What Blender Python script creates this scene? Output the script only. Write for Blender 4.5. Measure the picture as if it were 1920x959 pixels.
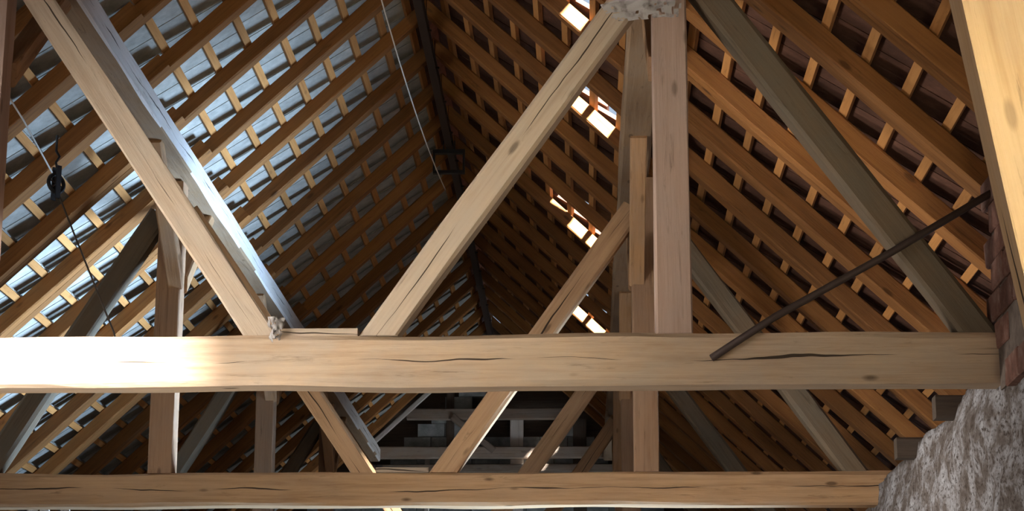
import bpy, bmesh, math, random
from mathutils import Vector, Matrix, noise
random.seed(7)
C = bpy.context.scene.collection
for o in list(bpy.data.objects): bpy.data.objects.remove(o)

# ------------------------------------------------------------------ frame of the building
AX = -1.337            # ridge axis, metres right of the camera
TZ = 1.6 + 2.163       # top of the tie beams above the floor
T = [5.21 + 4.8 * k for k in range(0, 6)]      # T[1] front truss, T[2] second, ...
SL = 0.942             # roof slope
ANG = math.atan(SL)
APEX = 4.23            # underside of the rafters at the ridge above the tie beams
def W(x, y, z): return Vector((AX + x, y, TZ + z))

# ------------------------------------------------------------------ camera
th, ya, ro = 0.25132, 0.03577, 0.00192
F = Vector((-math.sin(ya) * math.cos(th), math.cos(ya) * math.cos(th), math.sin(th)))
R = Vector((math.cos(ya), math.sin(ya), 0)); U = R.cross(F)
R2 = R * math.cos(ro) + U * math.sin(ro); U2 = -R * math.sin(ro) + U * math.cos(ro)
cd = bpy.data.cameras.new('camera'); cam = bpy.data.objects.new('camera', cd); C.objects.link(cam)
cd.sensor_width = 36; cd.lens = 3800 / 1920 * 36; cd.clip_end = 200
CAM = Vector((0, 0, 1.6))
cam.matrix_world = Matrix(((R2.x, U2.x, -F.x, CAM.x), (R2.y, U2.y, -F.y, CAM.y), (R2.z, U2.z, -F.z, CAM.z), (0, 0, 0, 1)))
bpy.context.scene.camera = cam
def project(p):
    d = p - CAM; z = d.dot(F)
    return (960 + 3800 * d.dot(R2) / z, 479.5 - 3800 * d.dot(U2) / z, z)

# ------------------------------------------------------------------ sky, sun, window daylight and added fill lights
wd = bpy.data.worlds.new('sky'); bpy.context.scene.world = wd; wd.use_nodes = True
wd.node_tree.nodes['Background'].inputs[0].default_value = (0.62, 0.78, 1.0, 1)
wd.node_tree.nodes['Background'].inputs[1].default_value = 0.7
SUN = Vector((-0.35, 0.80, -0.45)).normalized()
def light(name, kind, loc, direction, energy, color, **kw):
    l = bpy.data.lights.new(name, kind); l.energy = energy; l.color = color
    for k, v in kw.items(): setattr(l, k, v)
    o = bpy.data.objects.new(name, l); C.objects.link(o); o.location = loc
    o.rotation_euler = Vector(direction).to_track_quat('-Z', 'Y').to_euler()
    return o
light('sun', 'SUN', (0, 0, 20), SUN, 115.0, (1.0, 0.96, 0.91), angle=math.radians(5.5))
# right wall window, deep in the barn (daylight from a cloudless sky)
light('window_daylight_right', 'AREA', W(3.3, 16.95, -1.7), (-1, -0.18, 0.50), 285, (0.47, 0.70, 1.0), shape='RECTANGLE', size=3.6, size_y=1.7, spread=math.radians(58))
# left wall windows: two before the front truss; behind it and far right are unseen, added fills
light('window_daylight_left', 'AREA', W(-4.2, 5.8, -1.8), (3.6, 4.2, 1.9), 34, (1.0, 0.95, 0.88), shape='RECTANGLE', size=1.2, size_y=1.2, spread=math.radians(45))
light('window_daylight_truss', 'AREA', W(-4.2, 7.6, -1.5), (0.60, 0.80, 0.08), 44, (1.0, 0.96, 0.91), shape='RECTANGLE', size=1.2, size_y=1.2, spread=math.radians(80))
light('window_daylight_behind', 'AREA', W(-4.2, 12.2, -1.9), (1, -0.05, 0.14), 48, (1.0, 0.92, 0.84), shape='RECTANGLE', size=1.2, size_y=1.2, spread=math.radians(56))  # added to lift the right rafters' undersides and the plaster wall
light('window_daylight_far', 'AREA', W(3.3, 25.8, -1.9), (-1, 0.62, 0.95), 24, (0.80, 0.90, 1.0), shape='RECTANGLE', size=1.2, size_y=1.2, spread=math.radians(70))  # added to brighten the far gable and its frame
# unseen fill added beside the camera to brighten the leaning prop
light('window_daylight_near', 'AREA', W(3.3, 1.2, -1.9), (-0.75, 4.1, 1.4), 16, (1.0, 0.87, 0.60), shape='RECTANGLE', size=1.1, size_y=1.1, spread=math.radians(34))

vs = bpy.context.scene.view_settings
vs.view_transform = 'Standard'; vs.look = 'None'; vs.gamma = 1.0; vs.use_curve_mapping = False
vs.exposure = 0.0

# ------------------------------------------------------------------ materials
def nt_new(name):
    m = bpy.data.materials.new(name); m.use_nodes = True
    n = m.node_tree.nodes; l = m.node_tree.links; b = n['Principled BSDF']
    return m, n, l, b
def math_node(n, l, op, a, b=None, clamp=False):
    x = n.new('ShaderNodeMath'); x.operation = op; x.use_clamp = clamp
    for i, v in enumerate((a, b)):
        if v is None: continue
        if isinstance(v, (int, float)): x.inputs[i].default_value = v
        else: l.new(v, x.inputs[i])
    return x.outputs[0]
def ramp(n, l, fac, stops):
    r = n.new('ShaderNodeValToRGB'); e = r.color_ramp.elements
    while len(e) < len(stops): e.new(0.5)
    for k, (p, c) in enumerate(stops): e[k].position = p; e[k].color = (*c, 1)
    l.new(fac, r.inputs[0]); return r.outputs[0]
def mix(n, l, fac, a, b, mode='MIX'):
    x = n.new('ShaderNodeMix'); x.data_type = 'RGBA'; x.blend_type = mode
    for s, v in ((0, fac), (6, a), (7, b)):
        if isinstance(v, (int, float)): x.inputs[s].default_value = v
        elif isinstance(v, tuple): x.inputs[s].default_value = (*v, 1)
        else: l.new(v, x.inputs[s])
    return x.outputs[2]
def wood(name, light_c, dark_c, grey=0.0, grey_c=(0.36, 0.32, 0.28), crack=0.0, knots=0.5, rough=0.78, var=0.25, bump=0.25):
    m, n, l, b = nt_new(name)
    tc = n.new('ShaderNodeTexCoord'); oi = n.new('ShaderNodeObjectInfo')
    off = n.new('ShaderNodeVectorMath'); off.operation = 'SCALE'; off.inputs[0].default_value = (37.0, 11.0, 23.0); l.new(oi.outputs['Random'], off.inputs['Scale'])
    add = n.new('ShaderNodeVectorMath'); l.new(tc.outputs['Object'], add.inputs[0]); l.new(off.outputs[0], add.inputs[1])
    def nz(scale, detail=6.0, rgh=0.6, dist=0.0):
        mp = n.new('ShaderNodeMapping'); mp.inputs['Scale'].default_value = scale; l.new(add.outputs[0], mp.inputs[0])
        t = n.new('ShaderNodeTexNoise'); t.inputs['Scale'].default_value = 1.0; t.inputs['Detail'].default_value = detail
        t.inputs['Roughness'].default_value = rgh; t.inputs['Distortion'].default_value = dist; l.new(mp.outputs[0], t.inputs['Vector'])
        return t.outputs['Fac']
    grain = nz((1.6, 45, 45), 7, 0.65, 0.4); broad = nz((0.9, 5, 5), 4, 0.6, 0.6); fine = nz((9, 120, 120), 3, 0.6); blot = nz((3.5, 7, 7), 5, 0.65)
    g = math_node(n, l, 'ADD', math_node(n, l, 'MULTIPLY', grain, 0.55), math_node(n, l, 'MULTIPLY', broad, 0.45))
    col = ramp(n, l, g, [(0.33, dark_c), (0.50, tuple((p * 0.65 + q * 0.35) for p, q in zip(light_c, dark_c))), (0.66, light_c)])
    if grey:
        gm = math_node(n, l, 'MULTIPLY', ramp(n, l, blot, [(0.36, (0, 0, 0)), (0.62, (1, 1, 1))]), grey)
        col = mix(n, l, gm, col, grey_c)
    # thin dark streaks of dirt and bark
    st = ramp(n, l, nz((2.4, 26, 26), 5, 0.7, 0.8), [(0.60, (0, 0, 0)), (0.70, (1, 1, 1))])
    col = mix(n, l, math_node(n, l, 'MULTIPLY', st, 0.5), col, tuple(c * 0.35 for c in dark_c))
    hgt = math_node(n, l, 'ADD', math_node(n, l, 'MULTIPLY', grain, 0.7), math_node(n, l, 'MULTIPLY', fine, 0.3))
    if knots:
        mp = n.new('ShaderNodeMapping'); mp.inputs['Scale'].default_value = (2.3, 6.5, 6.5); l.new(add.outputs[0], mp.inputs[0])
        v = n.new('ShaderNodeTexVoronoi'); v.inputs['Scale'].default_value = 1.0; l.new(mp.outputs[0], v.inputs['Vector'])
        k = ramp(n, l, v.outputs['Distance'], [(0.07, (1, 1, 1)), (0.13, (0, 0, 0))])
        col = mix(n, l, math_node(n, l, 'MULTIPLY', k, knots), col, tuple(c * 0.28 for c in dark_c))
    if crack:
        sx = n.new('ShaderNodeSeparateXYZ'); l.new(tc.outputs['Object'], sx.inputs[0])
        wv = nz((0.8, 0.01, 0.01), 4, 0.55); wi = nz((1.3, 0.01, 0.01), 2, 0.5)
        line = math_node(n, l, 'ADD', sx.outputs[2], math_node(n, l, 'MULTIPLY', math_node(n, l, 'SUBTRACT', wv, 0.5), 0.13))
        d = math_node(n, l, 'ABSOLUTE', line)
        wdt = math_node(n, l, 'MULTIPLY', math_node(n, l, 'SUBTRACT', wi, 0.44, True), crack)
        cm = math_node(n, l, 'LESS_THAN', d, wdt)
        col = mix(n, l, math_node(n, l, 'MULTIPLY', cm, 0.93), col, (0.025, 0.014, 0.008))
        hgt = math_node(n, l, 'SUBTRACT', hgt, math_node(n, l, 'MULTIPLY', cm, 1.2))
    hsv = n.new('ShaderNodeHueSaturation'); l.new(col, hsv.inputs['Color'])
    l.new(math_node(n, l, 'ADD', math_node(n, l, 'MULTIPLY', oi.outputs['Random'], var * 2), 1.0 - var), hsv.inputs['Value'])
    l.new(hsv.outputs[0], b.inputs['Base Color']); b.inputs['Roughness'].default_value = rough
    b.inputs['Specular IOR Level'].default_value = 0.25
    bp = n.new('ShaderNodeBump'); bp.inputs['Strength'].default_value = bump; bp.inputs['Distance'].default_value = 0.02
    l.new(hgt, bp.inputs['Height']); l.new(bp.outputs[0], b.inputs['Normal'])
    return m
def mineral(name, stops, scale=(6, 6, 6), rough=0.9, bump=0.4, bdist=0.02, detail=8, rnd=0.15, streak=None):
    m, n, l, b = nt_new(name)
    tc = n.new('ShaderNodeTexCoord'); oi = n.new('ShaderNodeObjectInfo')
    off = n.new('ShaderNodeVectorMath'); off.operation = 'SCALE'; off.inputs[0].default_value = (31.0, 17.0, 13.0); l.new(oi.outputs['Random'], off.inputs['Scale'])
    add = n.new('ShaderNodeVectorMath'); l.new(tc.outputs['Object'], add.inputs[0]); l.new(off.outputs[0], add.inputs[1])
    mp = n.new('ShaderNodeMapping'); mp.inputs['Scale'].default_value = scale; l.new(add.outputs[0], mp.inputs[0])
    t = n.new('ShaderNodeTexNoise'); t.inputs['Scale'].default_value = 1; t.inputs['Detail'].default_value = detail; t.inputs['Roughness'].default_value = 0.68
    l.new(mp.outputs[0], t.inputs['Vector'])
    col = ramp(n, l, t.outputs['Fac'], stops)
    h = t.outputs['Fac']
    if streak:
        mp2 = n.new('ShaderNodeMapping'); mp2.inputs['Scale'].default_value = streak[0]; l.new(add.outputs[0], mp2.inputs[0])
        t2 = n.new('ShaderNodeTexNoise'); t2.inputs['Scale'].default_value = 1; t2.inputs['Detail'].default_value = 7; t2.inputs['Roughness'].default_value = 0.7
        l.new(mp2.outputs[0], t2.inputs['Vector'])
        k = ramp(n, l, t2.outputs['Fac'], [(streak[2], (0, 0, 0)), (streak[3], (1, 1, 1))])
        col = mix(n, l, k, col, streak[1]); h = math_node(n, l, 'ADD', h, math_node(n, l, 'MULTIPLY', t2.outputs['Fac'], 0.8))
    hsv = n.new('ShaderNodeHueSaturation'); l.new(col, hsv.inputs['Color'])
    l.new(math_node(n, l, 'ADD', math_node(n, l, 'MULTIPLY', oi.outputs['Random'], rnd * 2), 1.0 - rnd), hsv.inputs['Value'])
    l.new(hsv.outputs[0], b.inputs['Base Color']); b.inputs['Roughness'].default_value = rough
    b.inputs['Specular IOR Level'].default_value = 0.2
    bp = n.new('ShaderNodeBump'); bp.inputs['Strength'].default_value = bump; bp.inputs['Distance'].default_value = bdist
    l.new(h, bp.inputs['Height']); l.new(bp.outputs[0], b.inputs['Normal'])
    return m
def plain(name, c, rough=0.5, metal=0.0):
    m, n, l, b = nt_new(name)
    b.inputs['Base Color'].default_value = (*c, 1); b.inputs['Roughness'].default_value = rough; b.inputs['Metallic'].default_value = metal
    return m
M = {}
M['tie'] = wood('hewn_pine_tie', (0.55, 0.40, 0.265), (0.33, 0.21, 0.125), grey=0.5, grey_c=(0.40, 0.33, 0.26), crack=0.032, knots=0.8, var=0.06)
M['brace'] = wood('sawn_pine_brace', (0.51, 0.395, 0.285), (0.35, 0.25, 0.17), grey=0.4, grey_c=(0.39, 0.34, 0.28), crack=0.028, knots=0.7, var=0.08)
M['post'] = wood('pink_grey_post', (0.46, 0.32, 0.25), (0.33, 0.21, 0.155), grey=0.3, grey_c=(0.36, 0.30, 0.27), knots=0.6, var=0.06)
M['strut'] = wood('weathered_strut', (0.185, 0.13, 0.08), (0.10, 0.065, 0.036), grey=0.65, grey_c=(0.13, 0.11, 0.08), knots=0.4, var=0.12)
M['purlin'] = wood('old_purlin', (0.36, 0.24, 0.14), (0.22, 0.13, 0.07), grey=0.3, grey_c=(0.30, 0.25, 0.20), knots=0.6, var=0.06, crack=0.03)
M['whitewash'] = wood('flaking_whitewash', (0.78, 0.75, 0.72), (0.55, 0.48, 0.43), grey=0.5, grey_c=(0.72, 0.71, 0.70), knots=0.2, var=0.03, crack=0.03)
M['knee'] = wood('knee_brace', (0.48, 0.28, 0.14), (0.27, 0.14, 0.06), grey=0.2, knots=0.5, var=0.12)
M['rafter'] = wood('orange_pine_rafter', (0.31, 0.132, 0.036), (0.155, 0.056, 0.013), grey=0.12, grey_c=(0.22, 0.13, 0.07), knots=0.65, var=0.22)
M['batten'] = wood('new_pine_batten', (0.54, 0.26, 0.085), (0.36, 0.15, 0.042), knots=0.3, var=0.22, bump=0.1)
M['prop'] = wood('pale_prop', (0.66, 0.48, 0.28), (0.48, 0.31, 0.16), grey=0.2, crack=0.05, knots=0.4, var=0.02)
M['dark'] = wood('sooty_timber', (0.10, 0.07, 0.05), (0.045, 0.03, 0.02), grey=0.3, grey_c=(0.09, 0.08, 0.07), knots=0.3, var=0.2)
M['frame'] = wood('gable_timber', (0.30, 0.22, 0.16), (0.16, 0.11, 0.075), grey=0.5, grey_c=(0.27, 0.24, 0.21), knots=0.3, var=0.2)
M['board'] = wood('pale_board', (0.60, 0.55, 0.50), (0.42, 0.37, 0.32), grey=0.4, grey_c=(0.55, 0.53, 0.51), knots=0.2, var=0.1)
M['greytile'] = mineral('grey_concrete_tile', [(0.3, (0.30, 0.295, 0.265)), (0.55, (0.42, 0.41, 0.375)), (0.75, (0.53, 0.52, 0.48))], scale=(9, 9, 9), bump=0.15, bdist=0.008, rnd=0.12, rough=0.7)
M['redtile'] = mineral('red_clay_tile', [(0.3, (0.07, 0.035, 0.024)), (0.55, (0.115, 0.055, 0.036)), (0.78, (0.18, 0.09, 0.06))], scale=(9, 9, 9), bump=0.2, bdist=0.01, rnd=0.25)
M['brick'] = mineral('old_red_brick', [(0.3, (0.10, 0.052, 0.040)), (0.5, (0.175, 0.088, 0.066)), (0.72, (0.26, 0.18, 0.15))], scale=(10, 10, 10), bump=0.5, bdist=0.015, rnd=0.25)
M['mortar'] = mineral('lime_mortar', [(0.3, (0.07, 0.052, 0.043)), (0.6, (0.15, 0.12, 0.10))], scale=(14, 14, 14), bump=0.5)
M['plaster'] = mineral('flaking_plaster', [(0.34, (0.085, 0.066, 0.054)), (0.46, (0.155, 0.132, 0.120)), (0.54, (0.28, 0.27, 0.275)), (0.70, (0.44, 0.44, 0.46))], scale=(2, 4.5, 6.5), bump=0.7, bdist=0.02, rnd=0.0, streak=((5, 26, 40), (0.055, 0.041, 0.033), 0.50, 0.62))
M['tie_warm'] = wood('hewn_orange_tie', (0.56, 0.35, 0.185), (0.31, 0.165, 0.075), grey=0.3, grey_c=(0.38, 0.27, 0.18), crack=0.034, knots=0.8, var=0.05)
M['brace_warm'] = wood('orange_brace', (0.56, 0.35, 0.19), (0.36, 0.20, 0.10), grey=0.2, grey_c=(0.40, 0.29, 0.19), crack=0.026, knots=0.6, var=0.08)
M['post_warm'] = wood('orange_brown_post', (0.40, 0.24, 0.14), (0.25, 0.135, 0.07), grey=0.3, grey_c=(0.27, 0.20, 0.15), knots=0.6, var=0.10)
M['block'] = mineral('grey_block', [(0.3, (0.14, 0.148, 0.146)), (0.55, (0.25, 0.26, 0.255)), (0.75, (0.36, 0.37, 0.36))], scale=(5, 5, 5), bump=0.4, rnd=0.1)
M['lime'] = mineral('dirty_limewash', [(0.3, (0.22, 0.20, 0.18)), (0.6, (0.40, 0.37, 0.34))], scale=(2, 2, 2))
M['earth'] = mineral('dusty_boards', [(0.3, (0.045, 0.032, 0.021)), (0.6, (0.095, 0.066, 0.044))], scale=(3, 0.7, 3))
M['iron'] = plain('rusty_iron', (0.055, 0.035, 0.028), 0.7, 0.3)
M['rail'] = plain('dark_steel', (0.05, 0.033, 0.026), 0.6, 0.4)
M['cable'] = plain('pale_cable', (0.75, 0.72, 0.66), 0.5)
M['cord'] = plain('dark_cord', (0.10, 0.075, 0.055), 0.9)
M['slot'] = plain('black_iron', (0.012, 0.012, 0.013), 0.5, 0.2)
def web_mat():
    m, n, l, b = nt_new('dusty_cobweb')
    tc = n.new('ShaderNodeTexCoord'); t = n.new('ShaderNodeTexNoise'); t.inputs['Scale'].default_value = 26; t.inputs['Detail'].default_value = 8
    l.new(tc.outputs['Object'], t.inputs['Vector'])
    b.inputs['Base Color'].default_value = (0.40, 0.375, 0.36, 1); b.inputs['Roughness'].default_value = 1
    l.new(ramp(n, l, t.outputs['Fac'], [(0.30, (0.35, 0.35, 0.35)), (0.50, (0.97, 0.97, 0.97))]), b.inputs['Alpha'])
    return m
M['web'] = web_mat()

# ------------------------------------------------------------------ helpers
def tag(o, label=None, cat=None, group=None, kind=None):
    if label: o['label'] = label
    if cat: o['category'] = cat
    if group: o['group'] = group
    if kind: o['kind'] = kind
    return o
def empty(name, loc):
    o = bpy.data.objects.new(name, None); C.objects.link(o); o.location = loc; o.empty_display_size = 0.2
    return o
def link(name, me, mat, parent=None, mw=None):
    o = bpy.data.objects.new(name, me); C.objects.link(o)
    if mat is not None and not me.materials: me.materials.append(mat)
    mw = mw if mw is not None else Matrix()
    if parent is not None:
        o.parent = parent
        o.matrix_basis = Matrix.Translation(-parent.location) @ mw if parent.type == 'EMPTY' else parent_world[parent.name].inverted() @ mw
    else: o.matrix_basis = mw
    parent_world[o.name] = mw
    return o
parent_world = {}
def frame(p0, p1, up):
    x = (p1 - p0).normalized(); z = (up - x * up.dot(x)).normalized(); y = z.cross(x)
    return Matrix(((x.x, y.x, z.x, p0.x), (x.y, y.y, z.y, p0.y), (x.z, y.z, z.z, p0.z), (0, 0, 0, 1)))
def timber_mesh(name, L, w, h, ch=0.012, seg=None, jit=0.004, seed=0, skew0=0.0, skew1=0.0, taper=0.0):
    """hewn timber along local X, chamfered section w (Y) by h (Z); skew slants the end cuts by local Z"""
    seg = seg or max(2, int(L / 0.28)); bm = bmesh.new(); rings = []
    hw, hh = w / 2, h / 2
    base = [(-hw + ch, -hh), (hw - ch, -hh), (hw, -hh + ch), (hw, hh - ch), (hw - ch, hh), (-hw + ch, hh), (-hw, hh - ch), (-hw, -hh + ch)]
    for i in range(seg + 1):
        t = i / seg; ring = []
        for k, (y, z) in enumerate(base):
            s = 1 - taper * t
            q = Vector((t * L * 1.1 + seed * 3.7, k // 2 * 5.1, seed * 1.3))
            dy = noise.noise(q) * jit * 1.6; dz = noise.noise(q + Vector((0, 0, 9))) * jit * 1.6
            if ch > 0.02 and k % 2 == 0: dz += noise.noise(q * 1.7) * ch * 0.5
            yy, zz = y * s + dy, z * s + dz
            ring.append(bm.verts.new((t * L + zz * (skew0 if i == 0 else skew1 if i == seg else 0), yy, zz)))
        rings.append(ring)
    for a, b in zip(rings, rings[1:]):
        for k in range(8): bm.faces.new((a[k], b[k], b[(k + 1) % 8], a[(k + 1) % 8]))
    bm.faces.new(rings[0]); bm.faces.new(rings[-1][::-1])
    bmesh.ops.recalc_face_normals(bm, faces=bm.faces)
    me = bpy.data.meshes.new(name); bm.to_mesh(me); bm.free(); return me
SEED = [0]
def timber(name, p0, p1, w, h, mat, parent=None, up=Vector((0, 0, 1)), **kw):
    SEED[0] += 1
    me = timber_mesh(name, (p1 - p0).length, w, h, seed=SEED[0], **kw)
    return link(name, me, M[mat], parent, frame(p0, p1, up))
def box_mesh(name, x0, x1, y0, y1, z0, z1):
    me = bpy.data.meshes.new(name)
    v = [(x, y, z) for z in (z0, z1) for y in (y0, y1) for x in (x0, x1)]
    me.from_pydata(v, [], [(0, 2, 3, 1), (4, 5, 7, 6), (0, 1, 5, 4), (2, 6, 7, 3), (0, 4, 6, 2), (1, 3, 7, 5)]); return me
def boxes_mesh(name, bs):
    V, Fc = [], []
    for x0, x1, y0, y1, z0, z1 in bs:
        b = len(V); V += [(x, y, z) for z in (z0, z1) for y in (y0, y1) for x in (x0, x1)]
        Fc += [tuple(b + i for i in f) for f in ((0, 2, 3, 1), (4, 5, 7, 6), (0, 1, 5, 4), (2, 6, 7, 3), (0, 4, 6, 2), (1, 3, 7, 5))]
    me = bpy.data.meshes.new(name); me.from_pydata(V, [], Fc); return me
def tube_mesh(name, pts, r, n=8):
    bm = bmesh.new(); rings = []
    for i, p in enumerate(pts):
        d = (pts[min(i + 1, len(pts) - 1)] - pts[max(i - 1, 0)]).normalized()
        a = d.orthogonal().normalized() if i == 0 else (prev - d * prev.dot(d)).normalized()
        prev = a; b = d.cross(a); rr = r[i] if isinstance(r, (list, tuple)) else r
        rings.append([bm.verts.new(p + (a * math.cos(2 * math.pi * k / n) + b * math.sin(2 * math.pi * k / n)) * rr) for k in range(n)])
    for a, b in zip(rings, rings[1:]):
        for k in range(n): bm.faces.new((a[k], a[(k + 1) % n], b[(k + 1) % n], b[k]))
    bm.faces.new(rings[0][::-1]); bm.faces.new(rings[-1])
    bmesh.ops.recalc_face_normals(bm, faces=bm.faces)
    me = bpy.data.meshes.new(name); bm.to_mesh(me); bm.free()
    for p in me.polygons: p.use_smooth = True
    return me

# ------------------------------------------------------------------ floor and walls
Y0, Y1 = -2.0, 29.5
FZ = -TZ
def S(name, me, mat, label, parent=None):
    o = link(name, me, M[mat] if mat else None, parent, Matrix.Translation(W(0, 0, 0)))
    if label: tag(o, label, None, None, 'structure')
    return o
S('floor', box_mesh('floor', -4.7, 4.0, Y0 - 0.3, Y1 + 0.3, FZ - 0.2, FZ), 'earth', 'dusty board floor of the barn')
S('wall_left', boxes_mesh('wall_left', [(-4.75, -4.40, Y0, Y1, FZ, -2.7), (-4.75, -4.40, Y0, Y1, -0.8, 0.14)] + [(-4.75, -4.40, a, b, -2.7, -0.8) for a, b in ((Y0, 5.1), (6.5, 6.9), (8.3, 11.5), (12.9, Y1))]), 'lime', 'limewashed side wall under the grey tiled slope')

# right wall: rough plaster face, brick upper part near the front truss, window deep in the barn
def rough_wall():
    bm = bmesh.new(); X = 3.42
    ys = [4.0 + 0.06 * i for i in range(int((15.1 - 4.0) / 0.06) + 1)]; zs = [-1.9 + 0.06 * i for i in range(31)]
    grid = []
    for y in ys:
        row = []
        for z in zs:
            top = -0.10 if y > 10.05 else -0.02
            zz = min(z, top)
            zz += 0.05 * noise.noise(Vector((1, y * 1.6, 4))) if z >= top else 0
            d = 0.05 * noise.noise(Vector((0, y * 1.3, zz * 1.7))) + 0.018 * noise.noise(Vector((3, y * 5, zz * 6))) + 0.012 * noise.noise(Vector((5, y * 13, zz * 11)))
            if zz > -0.35: d += (zz + 0.35) * 0.22
            row.append(bm.verts.new((X + d, y, zz)))
        back = bm.verts.new((X + 0.5, y, row[-1].co.z + 0.02)); row.append(back)
        grid.append(row)
    for a, b in zip(grid, grid[1:]):
        for k in range(len(a) - 1): bm.faces.new((a[k], b[k], b[k + 1], a[k + 1]))
    bmesh.ops.remove_doubles(bm, verts=bm.verts, dist=0.0005)
    bmesh.ops.recalc_face_normals(bm, faces=bm.faces)
    me = bpy.data.meshes.new('wall_right'); bm.to_mesh(me); bm.free()
    for p in me.polygons: p.use_smooth = True
    return me
wr = S('wall_right', rough_wall(), 'plaster', 'side wall of flaking grey plaster with bare brick at the front tie beam')
WR = Matrix.Translation(W(0, 0, 0))
ops = ((0.6, 1.8, -2.5, -1.3), (15.1, 18.8, -2.65, -0.75), (25.1, 26.5, -2.6, -1.2))       # unseen openings cut for the area lights: y0, y1, z0, z1
core = [(3.46, 4.0, 4.0, 15.1, FZ, -1.85), (3.60, 4.0, 4.0, 15.1, -1.85, -0.22), (3.414, 3.95, 4.0, 10.015, -0.3, 0.80), (3.46, 4.0, Y0, 0.6, FZ, -0.22), (3.46, 4.0, 1.8, 4.0, FZ, -0.22), (3.46, 4.0, 18.8, 25.1, FZ, -0.22), (3.46, 4.0, 26.5, Y1, FZ, -0.22)]
for a, b, c, d in ops: core += [(3.46, 4.0, a, b, FZ, c), (3.46, 4.0, a, b, d, -0.22)]
wc = link('wall_core', boxes_mesh('wall_core', core), M['mortar'], wr, WR)
for n_, (x, a, b, c, d) in enumerate([(3.62, *o_) for o_ in ops] + [(-4.66, a, b, -2.7, -0.8) for a, b in ((5.1, 6.5), (6.9, 8.3), (11.5, 12.9))]):
    fr = [(x, x + 0.06, a, b, c, c + 0.07), (x, x + 0.06, a, b, d - 0.07, d), (x, x + 0.06, a, a + 0.07, c, d), (x, x + 0.06, b - 0.07, b, c, d), (x + 0.01, x + 0.05, (a + b) / 2 - 0.025, (a + b) / 2 + 0.025, c, d)]
    S('window_%d' % (n_ + 1), boxes_mesh('window', fr), 'frame', 'open timber window frame in the %s wall' % ('plastered' if x > 0 else 'limewashed'))  # out of view, added to dress the area light openings
# bricks of the upper right wall, bare where the plaster has fallen
bh, bl = 0.150, 0.30
brick_meshes = []
for s in range(4):
    bm = bmesh.new(); bmesh.ops.create_cube(bm, size=1.0)
    for v in bm.verts:
        v.co = Vector((v.co.x * 0.14, v.co.y * (bl - 0.012), v.co.z * (bh - 0.012))) + Vector((random.uniform(-.006, .006), random.uniform(-.006, .006), random.uniform(-.006, .006)))
    bmesh.ops.bevel(bm, geom=bm.edges[:], offset=0.008, segments=1, affect='EDGES')
    me = bpy.data.meshes.new('brick'); bm.to_mesh(me); bm.free(); me.materials.append(M['brick']); brick_meshes.append(me)
for r in range(6):
    z = -0.10 + bh * (r + 0.5)
    y = 10.03 - (bl / 2 if r % 2 else bl) + bl / 2 - (0.02 if r % 3 else 0.0)
    while y > 7.2:
        if not (r == 0 and random.random() < 0.3):
            mw = WR @ Matrix.Translation(Vector((3.47 + random.uniform(-.006, .006), y, z))) @ Matrix.Rotation(random.uniform(-.012, .012), 4, 'X')
            link('brick', random.choice(brick_meshes), None, wr, mw)
        y -= bl
for (y, z, n_) in ((9.0, -0.26, 3), (8.6, -0.42, 2)):     # bricks showing through lost plaster
    for k in range(n_):
        link('brick', random.choice(brick_meshes), None, wr, WR @ Matrix.Translation(Vector((3.455, y + k * bl, z))))
for y in (11.6, 13.1):
    o = timber('joist_end', W(3.355, y, -0.11), W(3.60, y, -0.11), 0.13, 0.135, 'dark')
    tag(o, 'dark beam stub jutting from the crumbling wall top, ' + ('next behind the front tie beam' if y < 12 else 'just before the second tie beam'), 'beam')
# gable behind the camera with its doorway
S('wall_front', boxes_mesh('wall_front', [(-4.7, -2.1, Y0 - 0.3, Y0, FZ, 0.2), (1.5, 4.0, Y0 - 0.3, Y0, FZ, 0.2), (-2.1, 1.5, Y0 - 0.3, Y0, -0.8, 0.2), (-3.4, 3.4, Y0 - 0.3, Y0, 0.2, 1.2), (-2.2, 2.2, Y0 - 0.3, Y0, 1.2, 2.3), (-1.1, 1.1, Y0 - 0.3, Y0, 2.3, 3.4)]), 'lime', 'gable wall with a wide doorway')
# far gable of grey blocks, one object for each block
me = bpy.data.meshes.new('wall_back')
gp = [(-4.7, FZ), (4.0, FZ), (4.0, 0.2), (4.6, 0.05), (0, APEX + 0.22), (-4.6, 0.05), (-4.7, 0.0)]
me.from_pydata([(x, y, z) for y in (Y1 + 0.12, Y1 + 0.4) for x, z in gp], [], [tuple(range(6, -1, -1)), tuple(range(7, 14))] + [(i, (i + 1) % 7, 7 + (i + 1) % 7, 7 + i) for i in range(7)])
wb = S('wall_back', me, 'dark', 'far gable wall of grey blocks')
kb = box_mesh('block', -0.195, 0.195, -0.10, 0.10, -0.095, 0.095); kb.materials.append(M['block'])
for r in range(20):
    z = 0.55 + r * 0.2
    half = (APEX - z - 0.1) / SL
    x = -3.9 + (0.2 if r % 2 else 0)
    while x < 3.9:
        hole = (-0.30 < x < 1.0 and 2.6 < z < 3.5)
        if abs(x) + 0.2 < half and not hole:
            link('block', kb, None, wb, WR @ Matrix.Translation(Vector((x, Y1 + 0.02 + random.uniform(-.012, .012), z))))
        x += 0.4

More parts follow.
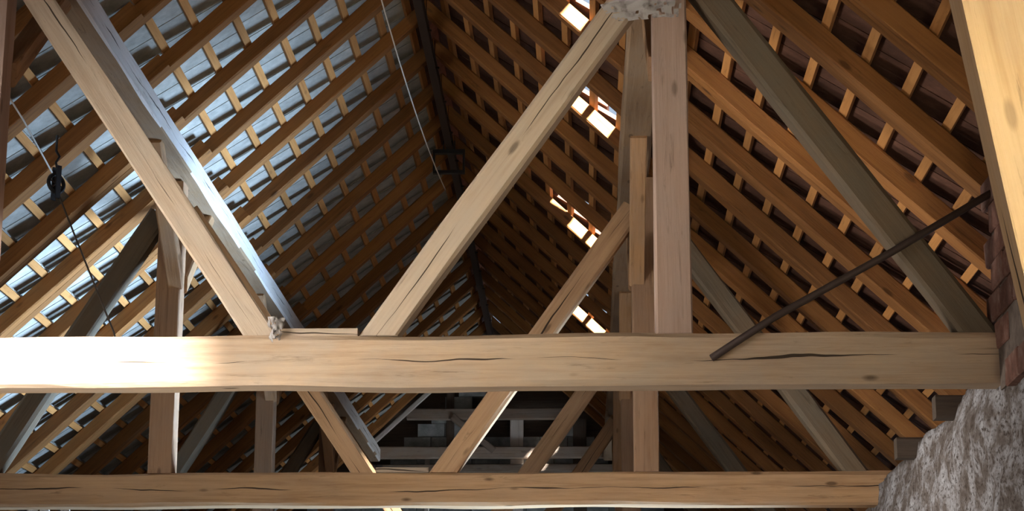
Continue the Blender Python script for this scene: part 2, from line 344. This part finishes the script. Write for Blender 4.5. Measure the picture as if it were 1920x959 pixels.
# ------------------------------------------------------------------ roof slopes: battens and tiles
GAUGE, TW, NROW = 0.29, 0.32, 21
NCOL = int((Y1 + 0.3 - 1.2) / TW)
def slope_frame(side, s, perp, y):
    """point on a slope: s down from the ridge, perp outward from the rafters' underside plane"""
    return W(side * (s * math.cos(ANG) + perp * math.sin(ANG)), y, APEX - s * math.sin(ANG) + perp * math.cos(ANG))
def tile_mesh(name, mat):
    V, Fc = [], []
    def bx(x0, x1, y0, y1, z0, z1):
        b = len(V)
        for z in (z0, z1):
            for y in (y0, y1):
                for x in (x0, x1): V.append((x, y, z))
        Fc.extend(tuple(b + i for i in f) for f in ((0, 2, 3, 1), (4, 5, 7, 6), (0, 1, 5, 4), (2, 6, 7, 3), (0, 4, 6, 2), (1, 3, 7, 5)))
    bx(-0.03, GAUGE + 0.075, -TW / 2 + 0.007, TW / 2 - 0.007, 0, 0.032)     # slab
    bx(-0.03, GAUGE + 0.075, TW / 2 - 0.03, TW / 2 + 0.03, 0.0325, 0.040)   # cover flange over the joint
    me = bpy.data.meshes.new(name); me.from_pydata(V, [], Fc); me.materials.append(mat); return me
TILT = math.atan(0.19)
def tile_matrix(side, row, col):
    s = 0.10 + GAUGE * row; y = 1.2 + TW * (col + 0.5) + (0.0 if row % 2 else 0.02)
    p = slope_frame(side, s, 0.161, y)
    dn = Vector((side * math.cos(ANG), 0, -math.sin(ANG))); nn = Vector((side * math.sin(ANG), 0, math.cos(ANG)))
    x = (dn * math.cos(TILT) + nn * math.sin(TILT)); z = (nn * math.cos(TILT) - dn * math.sin(TILT)); yv = z.cross(x)
    m = Matrix(((x.x, yv.x, z.x, p.x), (x.y, yv.y, z.y, p.y), (x.z, yv.z, z.z, p.z), (0, 0, 0, 1)))
    return m
RY = [14.61 + 0.96 * k for k in range(-13, 16)]      # rafter centre lines
holes = set(); sky_rows = {}
def hole_at(y, s0, s1):
    c = int((y - 1.2) / TW)
    for r in range(NROW):
        s = 0.10 + GAUGE * r
        if s + GAUGE > s0 and s < s1: holes.add((c, r))
for k, a_, b_ in ((-1, 1.55, 1.80), (1, 1.60, 1.95), (5, 1.45, 2.05), (9, 1.60, 1.95), (14, 1.60, 1.80)):
    hole_at(14.61 + 0.96 * k - 0.20, a_, b_); hole_at(14.61 + 0.96 * k - 0.45, a_ + 0.2, b_)
# roof light that lets the sun fall on the end of the front tie beam
for c in range(NCOL):
    y = 1.2 + TW * (c + 0.5)
    for r in range(NROW):
        s = 0.10 + GAUGE * (r + 0.5)
        if 3.5 < y < 4.4 and 0.95 < s < 2.0: holes.add((c, r))
for side, nm, mk, lab in ((-1, 'ceiling_left', 'greytile', 'roof slope of pale grey tiles on battens'), (1, 'ceiling_right', 'redtile', 'roof slope of dark red-brown tiles on battens')):
    root = empty(nm, W(side * 2.2, 15.0, 2.4)); tag(root, lab, None, None, 'structure')
    for r in range(NROW):
        s = 0.10 + GAUGE * r
        y = 1.2
        cuts = [1.2] + [RY[i] for i in range(3 + (r * 2) % 5, len(RY) - 1, 5)] + [Y1 + 0.1]
        for a, b in zip(cuts, cuts[1:]):
            j = random.uniform(-.008, .008)
            timber('batten', slope_frame(side, s + j, 0.1385, a + 0.003), slope_frame(side, s + random.uniform(-.008, .008), 0.1385, b - 0.003), 0.058, 0.040, 'batten', root,
                   up=Vector((side * math.sin(ANG), 0, math.cos(ANG))), ch=0.002, seg=max(1, int((b - a) / 1.2)), jit=0.003)
    base = tile_mesh('tile', M[mk]); cand = []
    for r in range(NROW):
        for c in range(NCOL):
            if side == 1 and (c, r) in holes: continue
            m = tile_matrix(side, r, c); p = m @ Vector((0.15, 0, 0)); u, v, z = project(p)
            inview = z > 1 and -40 < u < 1960 and -60 < v < 1000
            cand.append(((z if inview else 1e3 + z), m))
    cand.sort(key=lambda t: t[0])
    for d, m in cand[:300]:
        m = m @ Matrix.Rotation(random.uniform(-.012, .012), 4, 'Z')
        link('tile', base, None, root, m)
    V, Fc = [], []
    bv = [v.co.copy() for v in base.vertices]; bf = [tuple(p.vertices) for p in base.polygons]
    for d, m in cand[300:]:
        b = len(V); V += [tuple(m @ v) for v in bv]; Fc += [tuple(b + i for i in f) for f in bf]
    me = bpy.data.meshes.new('tile_field'); me.from_pydata(V, [], Fc)
    o = link('tile_field', me, M[mk], root); o['kind'] = 'stuff'
# ridge capping closes the apex
me = bpy.data.meshes.new('ridge_cap')
rc = [(-0.30, 0.24 - 0.30 * SL + 0.10), (0, 0.36), (0.30, 0.24 - 0.30 * SL + 0.10), (0.30, 0.30 - 0.30 * SL + 0.10), (0, 0.42), (-0.30, 0.30 - 0.30 * SL + 0.10)]
V = [(x, y, APEX + z) for y in (1.0, Y1 + 0.4) for x, z in rc]
me.from_pydata(V, [], [(i, (i + 1) % 6, 6 + (i + 1) % 6, 6 + i) for i in range(6)] + [tuple(range(5, -1, -1)), tuple(range(6, 12))])
rcap = link('trim_1', me, M['redtile'], None, WR); tag(rcap, 'ridge capping along the top of the roof', None, None, 'structure')
# front part of the roof over the camera, boards
for side in (-1, 1):
    me = boxes_mesh('ceiling_front', [(0, 6.2, -1.72, 1.72, 0.17, 0.22)])
    p = slope_frame(side, 0, 0, -0.45); dn = Vector((side * math.cos(ANG), 0, -math.sin(ANG))); nn = Vector((side * math.sin(ANG), 0, math.cos(ANG))); yv = nn.cross(dn)
    o = link('ceiling_front', me, M['redtile'], None, Matrix(((dn.x, yv.x, nn.x, p.x), (dn.y, yv.y, nn.y, p.y), (dn.z, yv.z, nn.z, p.z), (0, 0, 0, 1))))
    tag(o, 'boarded end of the ' + ('grey' if side < 0 else 'red') + ' tiled slope beside the gable with the doorway', None, None, 'structure')

# ------------------------------------------------------------------ rafters
ORD = ['first', 'second', 'third', 'fourth', 'fifth']
NAMES = {1: 'front', 2: 'second', 3: 'third', 4: 'fourth', 5: 'far'}
SEN = 1.64      # where the sister rafters end, just above the purlin
for side in (-1, 1):
    tile_word = 'pale grey tiles' if side < 0 else 'dark red tiles'
    nn = Vector((side * math.sin(ANG), 0, math.cos(ANG)))
    for i, y in enumerate(RY):
        if y < 2.0: continue
        k = i - 13
        jy = random.uniform(-.02, .02)
        root = empty('rafter', slope_frame(side, 6.1, 0, y))
        t = 1 + (y + 0.25 - T[1]) / 4.8
        tr = int(math.floor(t))
        if tr < 1: lab = 'pine rafter under the %s, %s one before the front truss' % (tile_word, ['', 'first', 'second', 'third', 'fourth', 'fifth', 'sixth', 'seventh', 'eighth', 'ninth'][int(round((T[1] - 0.2 - y) / 0.96))])
        else:
            n_ = int(round((y - (T[tr] - 0.2)) / 0.96))
            lab = ('pine rafter under the %s right above the %s truss' % (tile_word, NAMES[tr])) if n_ == 0 else ('pine rafter under the %s, %s one beyond the %s truss' % (tile_word, ORD[n_ - 1], NAMES[tr]))
        tag(root, lab, 'rafter', 'rafters under the %s' % tile_word)
        hh = 0.115 + random.uniform(-.004, .002)
        p0 = slope_frame(side, 6.1, 0.0575, y + jy); p1 = slope_frame(side, 0.0, 0.0575, y + random.uniform(-.015, .015))
        p1 = p1 + Vector((side * math.cos(ANG), 0, -math.sin(ANG))) * (0.075 * SL * -1 + 0.003)
        p1 = Vector((AX + side * 0.003, p1.y, p1.z)) if False else p1
        # plumb cut at the ridge
        dn = Vector((side * math.cos(ANG), 0, -math.sin(ANG)))
        a = slope_frame(side, 0.0, 0.0575, y); tt = (0.003 - side * (a.x - AX)) / math.cos(ANG)
        p1 = Vector((a.x, p1.y, a.z)) + dn * tt
        timber('upper_rafter', p0, p1, 0.115 + random.uniform(-.012, .012), hh, 'rafter', root, up=nn, ch=0.009, seg=14, jit=0.007, skew1=SL)
        # sister piece from the eaves to just past the purlin, on the near side
        se = (SEN + random.uniform(-.06, .06)) / math.cos(ANG)
        timber('lower_rafter', slope_frame(side, 6.0, 0.050, y - 0.118), slope_frame(side, se, 0.050 + random.uniform(-.006, .006), y - 0.120 + random.uniform(-.008, .008)), 0.095, 0.124, 'rafter', root, up=nn, ch=0.008, seg=10, jit=0.006)

# ------------------------------------------------------------------ purlins on the posts
PX, PW = 1.735, 0.22
for side in (-1, 1):
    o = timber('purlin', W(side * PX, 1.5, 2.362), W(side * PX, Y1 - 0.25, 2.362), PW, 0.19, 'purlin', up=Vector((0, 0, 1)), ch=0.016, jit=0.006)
    o.data.materials.append(M['whitewash'])          # paler material for the inner side of the left purlin
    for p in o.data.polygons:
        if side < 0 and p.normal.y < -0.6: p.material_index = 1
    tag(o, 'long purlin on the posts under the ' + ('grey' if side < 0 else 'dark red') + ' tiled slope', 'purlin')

# ------------------------------------------------------------------ trusses
TD = 0.20
def truss(k):
    y = T[k]; yc = y + TD / 2; far = k > 2
    root = empty('roof_truss', W(0, yc, -0.26))
    tag(root, {1: 'front roof truss, sunlit end on its tie beam and cobweb at the post', 2: 'second roof truss, just behind the front one',
               3: 'third roof truss, mostly hidden behind the second tie beam', 4: 'fourth roof truss, close to the far gable'}[k], 'roof truss', 'roof trusses')
    yv = Vector((0, -1, 0))
    timber('tie_beam', W(-4.38, yc, -0.13 if k == 1 else -0.122), W(3.60, yc, -0.13 if k == 1 else -0.122), TD, 0.26 if k == 1 else 0.245, 'tie' if k == 1 else 'tie_warm', root, ch=0.022, jit=0.011, seg=40)
    for s in (-1, 1):
        timber('post', W(s * 1.80, yc - 0.004, 0), W(s * 1.80, yc - 0.004, 2.252), 0.180, 0.178, 'post' if k == 1 else 'post_warm', root, up=Vector((0, -1, 0)), ch=0.007, jit=0.004)
        # inner brace of the V, from the middle of the tie to the post
        f = 0.30 * s; dz = 2.0; tp = 1.725 if s > 0 else -1.665; dx = tp - f
        d = Vector((dx, 0, 2.02)).normalized(); sk = abs(dx) / 2.02
        up = Vector((-d.z * s, 0, d.x * s))         # upper side of the brace
        a = W(f, yc - 0.01, 0.0); b = W(tp, yc - 0.01, 2.02)
        hb = 0.165 if s > 0 else 0.142
        timber('brace', a, b, 0.15, hb, 'brace' if k == 1 else 'brace_warm', root, up=Vector((-s * d.z, 0, s * d.x)), ch=0.018 if s > 0 else 0.008, jit=0.006, skew0=-sk)
        # outer strut from the end of the tie to the post
        e = 3.33 if s > 0 else -3.12
        a = W(e, yc + 0.01, 0.0); b = W(s * 1.90, yc + 0.01, 2.01)
        d = (b - a).normalized(); sk2 = abs(d.x / d.z)
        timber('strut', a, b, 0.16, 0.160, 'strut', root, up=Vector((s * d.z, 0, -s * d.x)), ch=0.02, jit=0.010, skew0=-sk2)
        # knee braces along the purlin, one towards each side
        for q in ((1,) if k == 1 else (-1, 1)):
            yf = y if q < 0 else y + TD - 0.01
            timber('knee_brace', W(s * 1.745, yf - q * 0.02, 1.47), W(s * 1.745, yf + q * 0.96, 2.285), 0.115, 0.105, 'knee', root, up=Vector((0, -q, 1)), ch=0.008, skew0=0.85 * 1.0)
    timber('spacer_board', W(-0.195, yc - 0.02, 0.018), W(0.195, yc - 0.02, 0.018), 0.14, 0.036, 'brace', root, ch=0.003, jit=0.002)
    return root
for k in (1, 2, 3, 4): truss(k)

# ------------------------------------------------------------------ frame at the far gable
gy = Y1 - 0.16
g = empty('gable_frame', W(0, gy, 2.2)); tag(g, 'dark timber frame standing against the grey block gable', 'timber frame')
for z, x0, x1, h in ((2.97, -1.25, 1.25, 0.16), (2.40, -1.84, 1.84, 0.17), (2.17, -1.6, 2.0, 0.11)):
    timber('rail', W(x0, gy, z), W(x1, gy, z), 0.13, h, 'frame', g)
for x, z0, z1, w, mt in ((0.36, 0.2, 2.9, 0.20, 'board'), (-0.62, 2.48, 3.5, 0.12, 'dark'), (1.28, 0.6, 2.9, 0.2, 'dark'), (-0.95, 0.4, 2.32, 0.07, 'board')):
    timber('stud', W(x, gy + 0.09, z0), W(x, gy + 0.09, z1), w, 0.05, mt, g, up=Vector((0, -1, 0)))
timber('brace', W(0.03, gy - 0.08, 2.42), W(-0.58, gy - 0.08, 2.92), 0.05, 0.10, 'frame', g)
timber('brace', W(-1.78, gy - 0.08, 2.50), W(-0.72, gy - 0.08, 3.48), 0.05, 0.07, 'board', g)

# ------------------------------------------------------------------ leaning prop near the camera
o = timber('prop', W(2.98 + 0.1, 5.31, FZ), W(2.00 + 0.1, 5.31, 2.27), 0.21, 0.14, 'prop', up=Vector((0, -1, 0)), ch=0.006, jit=0.004)
tag(o, 'thick pale leaning prop lit warm beside the brick wall', 'post')

# ------------------------------------------------------------------ iron rod, hay rail and trolley, pulley, cords
o = link('tie_rod', tube_mesh('tie_rod', [W(1.98, 9.99, -0.135), W(2.3, 9.97, 0.07), W(2.9, 9.95, 0.40), W(3.46, 9.93, 0.73)], 0.019), M['iron']); tag(o, 'rusty iron rod slanting from the tie beam to the brick wall', 'rod')
rail = empty('hay_rail', W(0, 15, APEX - 0.22)); tag(rail, 'dark steel trolley rail hung below the ridge', 'rail')
link('rail_beam', boxes_mesh('rail_beam', [(-0.008, 0.008, 6.0, Y1 - 0.1, APEX - 0.24, APEX - 0.12), (-0.035, 0.035, 6.0, Y1 - 0.1, APEX - 0.25, APEX - 0.24), (-0.03, 0.03, 6.0, Y1 - 0.1, APEX - 0.125, APEX - 0.115)]), M['rail'], rail, WR)
for y in RY:
    if y > 6.5:
        link('hanger', boxes_mesh('hanger', [(-0.012, 0.012, y - 0.09, y - 0.075, APEX - 0.14, APEX - 0.02), (-0.05, 0.05, y - 0.095, y - 0.07, APEX - 0.16, APEX - 0.145)]), M['rail'], rail, WR)
tr = empty('hay_trolley', W(0.0, 19.53, 3.6)); tag(tr, 'black iron trolley frame hanging from the ridge rail', 'trolley')
z1 = APEX - 0.25
link('frame', boxes_mesh('frame', [(-0.16, 0.16, 19.5, 19.56, z1 - 0.06, z1 - 0.02), (-0.062, -0.050, 19.5, 19.56, z1 - 0.03, z1 + 0.07), (0.050, 0.062, 19.5, 19.56, z1 - 0.03, z1 + 0.07), (-0.16, -0.14, 19.5, 19.56, z1 - 0.24, z1 - 0.06), (0.14, 0.16, 19.5, 19.56, z1 - 0.24, z1 - 0.06), (-0.16, 0.16, 19.5, 19.56, z1 - 0.27, z1 - 0.24)]), M['slot'], tr, WR)
for s in (-1, 1):
    link('wheel', tube_mesh('wheel', [W(s * 0.013, 19.53, z1 + 0.048), W(s * 0.040, 19.53, z1 + 0.048)], 0.034, 14), M['slot'], tr)
pts = []
a, b = W(-0.11, 20.6, 3.86), W(-0.05, 13.2, 3.08)
for i in range(25):
    t = i / 24; p = a.lerp(b, t); p.z -= 0.10 * 4 * t * (1 - t); pts.append(p)
pts.append(W(0.01, 12.0, 2.95))
o = link('cable', tube_mesh('cable', pts, 0.006, 6), M['cable']); tag(o, 'pale cable strung from the trolley along the grey tiled slope', 'cable')

pl = empty('pulley', W(-2.20, 13.0, 1.70)); tag(pl, 'black block pulley with spoked wheel hung under the grey tiles', 'pulley')
PC = W(-2.205, 13.0, 1.70)
def ring_mesh(name, c, r, tube, axis, n=20, m=8):
    a = axis.orthogonal().normalized(); b = axis.cross(a); bm = bmesh.new(); R_ = []
    for i in range(n):
        t = 2 * math.pi * i / n; d = a * math.cos(t) + b * math.sin(t)
        R_.append([bm.verts.new(c + d * (r + tube * math.cos(2 * math.pi * k / m)) + axis * tube * math.sin(2 * math.pi * k / m)) for k in range(m)])
    for i in range(n):
        for k in range(m): bm.faces.new((R_[i][k], R_[(i + 1) % n][k], R_[(i + 1) % n][(k + 1) % m], R_[i][(k + 1) % m]))
    bmesh.ops.recalc_face_normals(bm, faces=bm.faces)
    me = bpy.data.meshes.new(name); bm.to_mesh(me); bm.free(); return me
axs = Vector((0.75, -0.6, 0.1)).normalized()
wh = link('wheel', ring_mesh('wheel', PC, 0.062, 0.014, axs), M['slot'], pl)
av = axs.orthogonal().normalized(); bv2 = axs.cross(av)
for i in range(3):
    d = av * math.cos(i * math.pi / 3) + bv2 * math.sin(i * math.pi / 3)
    link('spoke', tube_mesh('spoke', [PC - d * 0.06, PC + d * 0.06], 0.006, 6), M['iron'], wh)
for s in (-1, 1):
    o = link('cheek', boxes_mesh('cheek', [(-0.018, 0.018, -0.005, 0.005, -0.11, 0.12)]), M['slot'], pl, Matrix.Translation(PC + axs * s * 0.024) @ Matrix.Rotation(math.atan2(axs.y, axs.x) + math.pi / 2, 4, 'Z'))
link('hook', tube_mesh('hook', [PC + Vector((0, 0, 0.11)), PC + Vector((-0.01, 0, 0.15)), PC + Vector((0.012, 0, 0.19)), PC + Vector((-0.012, 0.0, 0.23)), PC + Vector((-0.04, 0.10, 0.37))], 0.009), M['slot'], pl)
c1 = W(-2.27 + .0, 12.0, 1.91)
pts = [W(-2.05, 11.3, 1.72), c1.lerp(W(-2.05, 11.3, 1.72), .4), PC + Vector((-0.06, -0.02, 0.04))]
o = link('cord', tube_mesh('cord', [W(-2.02, 11.2, 1.69), W(-2.09, 11.75, 1.735), PC + axs * 0 + Vector((-0.02, -0.05, 0.065))], 0.006, 6), M['cable']); tag(o, 'thin pale cord running up to the pulley wheel', 'cord')
o = link('cord', tube_mesh('cord', [PC + Vector((0.02, 0.0, -0.075)), W(-2.02, 13.0, 1.25), W(-1.76, 13.0, 0.67), W(-1.74, 13.0, 0.60)], 0.007, 6), M['cord']); tag(o, 'thin dark cord hanging below the pulley past the grey strut', 'cord')

# ------------------------------------------------------------------ pale boards behind the second tie beam
for n_, (x, w, zt_) in enumerate(((-3.20, 0.085, -0.04), (-3.10, 0.075, -0.05), (-2.93, 0.075, -0.03), (-2.84, 0.07, -0.10))):
    o = timber('board', W(x, 16.5, FZ), W(x + 0.01, 16.5, zt_), w, 0.025, 'board', up=Vector((0, -1, 0)), ch=0.002, jit=0.002)
    tag(o, ['widest pale board', 'pale board beside the widest one', 'tallest narrow pale board', 'shortest pale board'][n_] + ' standing behind the second tie beam, below the grey tiles', 'board', 'pale boards behind the second tie beam')

# ------------------------------------------------------------------ cobwebs
def web_sheet(name, corners, nx, ny, amp, seed):
    """sagging ragged sheet between four corners"""
    bm = bmesh.new(); G = []
    A, B, D, E_ = corners
    for i in range(nx + 1):
        row = []
        for j in range(ny + 1):
            u, v = i / nx, j / ny
            p = (A.lerp(B, u)).lerp(D.lerp(E_, u), v)
            q = Vector((u * 5 + seed, v * 5, seed))
            p = p + Vector((noise.noise(q), noise.noise(q + Vector((7, 0, 0))) - 0.8, noise.noise(q + Vector((0, 7, 0))))) * amp * (0.3 + math.sin(math.pi * u) * 0.9)
            row.append(bm.verts.new(p))
        G.append(row)
    for i in range(nx):
        for j in range(ny):
            e_ = (abs(i - nx / 2) / (nx / 2)) ** 2 * 0.5 + (j / ny) * 0.5
            if noise.noise(Vector((i * 0.45, j * 0.45, seed))) * 0.9 + 0.75 > e_: bm.faces.new((G[i][j], G[i + 1][j], G[i + 1][j + 1], G[i][j + 1]))
    bmesh.ops.delete(bm, geom=[v for v in bm.verts if not v.link_faces], context='VERTS')
    me = bpy.data.meshes.new(name); bm.to_mesh(me); bm.free()
    for p in me.polygons: p.use_smooth = True
    return me
y = T[1] - 0.02
wb1 = link('cobweb', web_sheet('cobweb', (W(1.44, y, 1.76), W(1.88, y, 1.90), W(1.50, y, 1.66), W(1.86, y, 1.69)), 30, 14, 0.014, 3.0), M['web'])
tag(wb1, 'dusty grey cobweb between brace and post of the front truss', 'cobweb')
wb2 = link('cobweb', web_sheet('cobweb', (W(-0.26, y, 0.09), W(-0.17, y, 0.08), W(-0.25, y, -0.03), W(-0.19, y, -0.03)), 10, 10, 0.03, 8.0), M['web'])
tag(wb2, 'small dusty cobweb clump at the foot of the brace on the front tie beam', 'cobweb')
